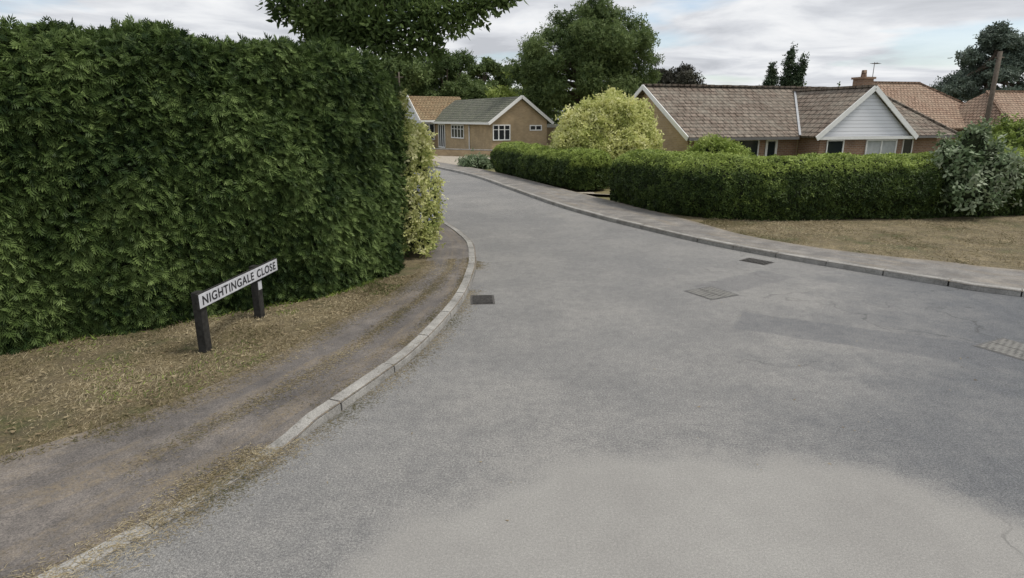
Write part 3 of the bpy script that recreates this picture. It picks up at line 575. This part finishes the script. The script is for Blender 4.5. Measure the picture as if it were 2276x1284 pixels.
h=empty('terracotta_roofed_house'); M=frame((20.2,38.2),(.98,.2)); E,Rz=1.9,4.75
pm('hip_roof',[(0,0,E),(12,0,E),(12,8,E),(0,8,E),(4,4,Rz),(8,4,Rz)],[(0,1,5,4),(1,2,5),(2,3,4,5),(3,0,4)],mRoofT,h,M,.1)
box('walls',(.4,.4,-.7),(11.6,7.6,E+.05),mRed,h,M)
pm('wing_roof',[(8.2,-3,E),(15.8,-3,E),(15.8,4,E),(8.2,4,E),(9.8,.5,4.1),(14.4,.5,4.1)],[(0,1,5,4),(1,2,5),(2,3,4,5),(3,0,4)],mRoofT,h,M,.1)
box('wing_walls',(8.7,-2.6,-.7),(15.4,3.6,E+.05),mRed,h,M)
beam('ridge',(4,4,Rz+.03),(8,4,Rz+.03),.22,.1,mRoofT,h,M); beam('hip_a',(8,4,Rz+.03),(12,0,E+.03),.2,.1,mRoofT,h,M); beam('hip_b',(4,4,Rz+.03),(0,0,E+.03),.2,.1,mRoofT,h,M)
beam('wing_ridge',(9.8,.5,4.13),(14.4,.5,4.13),.22,.1,mRoofT,h,M); beam('wing_hip',(9.8,.5,4.13),(8.2,-3,E+.03),.2,.1,mRoofT,h,M)
box('chimney',(13.9,.8,3.2),(14.8,1.6,5.0),mRed,h,M)
window('window_a',1.5,4,.2,1.6,.4,h,M,3); window('window_b',9.3,12,.2,1.6,-2.6,h,M,3)
def pole(x,y,z0,z1,r):
    e=empty('telegraph_pole'); tubes('shaft',[([(x,y,z0),(x,y,(z0+z1)/2),(x,y,z1)],[r,r*.9,r*.75])],mPole,e)
    tubes('insulator_arm',[([(x-.25,y,z1-.3),(x+.25,y,z1-.3)],[.03,.03])],mPole,e)
pole(25.1,34,-.7,5.8,.14); pole(-6.9,40,-.1,5.2,.06)
gw=empty('low_brick_wall'); beam('wall',(-7.5,45.5,.15),(-1.2,42.3,.15),.22,.5,mTan,gw); beam('coping',(-7.5,45.5,.43),(-1.2,42.3,.43),.28,.06,mKerb,gw)
mGrav=plain('gravel_surface',(.36,.32,.26),.9,.3,12)
pm('gravel_drive',[(-9,42,-.03),(-1.4,33.5,-.03),(3,33,-.03),(2,44,-.03),(-7,47,-.03)],[(0,1,2,3,4)],mGrav)
pm('driveway',[(1.9,21.2,.06),(3.6,20.6,.04),(7,24.6,-.5),(5.2,24.8,-.3)],[(0,1,2,3)],mGrav)

# ------------------------------------------------------------ sky & sun
sd=Vector((.50,-.02,.86)).normalized(); el=math.asin(sd.z); az=math.atan2(sd.x,sd.y)
w=bpy.data.worlds.new('World'); S.world=w; w.use_nodes=True; t=w.node_tree; N=t.nodes; L=t.links; N.clear()
def nd(ty,**k):
    x=N.new(ty)
    for a,b in k.items(): setattr(x,a,b)
    return x
def ramp(fac,st):
    r=nd('ShaderNodeValToRGB'); e=r.color_ramp.elements
    while len(e)<len(st): e.new(.5)
    for i,(p,c) in enumerate(st): e[i].position=p; e[i].color=(*c,1)
    L.new(fac,r.inputs[0]); return r.outputs[0]
out=nd('ShaderNodeOutputWorld'); sky=nd('ShaderNodeTexSky',sky_type='NISHITA',sun_disc=False,sun_elevation=el,sun_rotation=az); b1=nd('ShaderNodeBackground'); b1.inputs[1].default_value=.15; L.new(sky.outputs[0],b1.inputs[0])
tc=nd('ShaderNodeTexCoord'); sx_=nd('ShaderNodeSeparateXYZ'); L.new(tc.outputs['Generated'],sx_.inputs[0])
za=nd('ShaderNodeMath',operation='ABSOLUTE'); L.new(sx_.outputs[2],za.inputs[0]); zz=nd('ShaderNodeMath',operation='ADD'); zz.inputs[1].default_value=.10; L.new(za.outputs[0],zz.inputs[0])
dx=nd('ShaderNodeMath',operation='DIVIDE'); dy=nd('ShaderNodeMath',operation='DIVIDE'); L.new(sx_.outputs[0],dx.inputs[0]); L.new(zz.outputs[0],dx.inputs[1]); L.new(sx_.outputs[1],dy.inputs[0]); L.new(zz.outputs[0],dy.inputs[1])
cb=nd('ShaderNodeCombineXYZ'); L.new(dx.outputs[0],cb.inputs[0]); L.new(dy.outputs[0],cb.inputs[1])
n1=nd('ShaderNodeTexNoise'); n1.inputs['Scale'].default_value=1.1; n1.inputs['Detail'].default_value=8; n1.inputs['Roughness'].default_value=.55; n1.inputs['Distortion'].default_value=.4; L.new(cb.outputs[0],n1.inputs['Vector'])
n2=nd('ShaderNodeTexNoise'); n2.inputs['Scale'].default_value=.8; n2.inputs['Detail'].default_value=7; L.new(cb.outputs[0],n2.inputs['Vector'])
b2=nd('ShaderNodeBackground'); b2.inputs[1].default_value=1.0
L.new(ramp(n1.outputs['Fac'],[(.34,(.55,.57,.61)),(.45,(.69,.71,.75)),(.54,(.84,.855,.88)),(.64,(.95,.955,.965))]),b2.inputs[0])
mx=nd('ShaderNodeMixShader'); L.new(ramp(n2.outputs['Fac'],[(.38,(.35,.35,.35)),(.48,(1,1,1))]),mx.inputs[0]); L.new(b1.outputs[0],mx.inputs[1]); L.new(b2.outputs[0],mx.inputs[2]); L.new(mx.outputs[0],out.inputs[0])
sl_=bpy.data.lights.new('sun','SUN'); sl_.energy=2.5; sl_.angle=math.radians(14); sl_.color=(1,.945,.86); so=bpy.data.objects.new('sun',sl_); COL.objects.link(so)
so.rotation_euler=sd.to_track_quat('Z','Y').to_euler()

# ------------------------------------------------------------ camera
cam=bpy.data.cameras.new('camera'); co=bpy.data.objects.new('camera',cam); COL.objects.link(co); co.location=(0,0,2.5)
co.rotation_euler=(math.radians(90-15.4),0,0); cam.sensor_width=36; cam.lens=36*1380/2276; cam.clip_end=3000; cam.clip_start=.05
S.camera=co
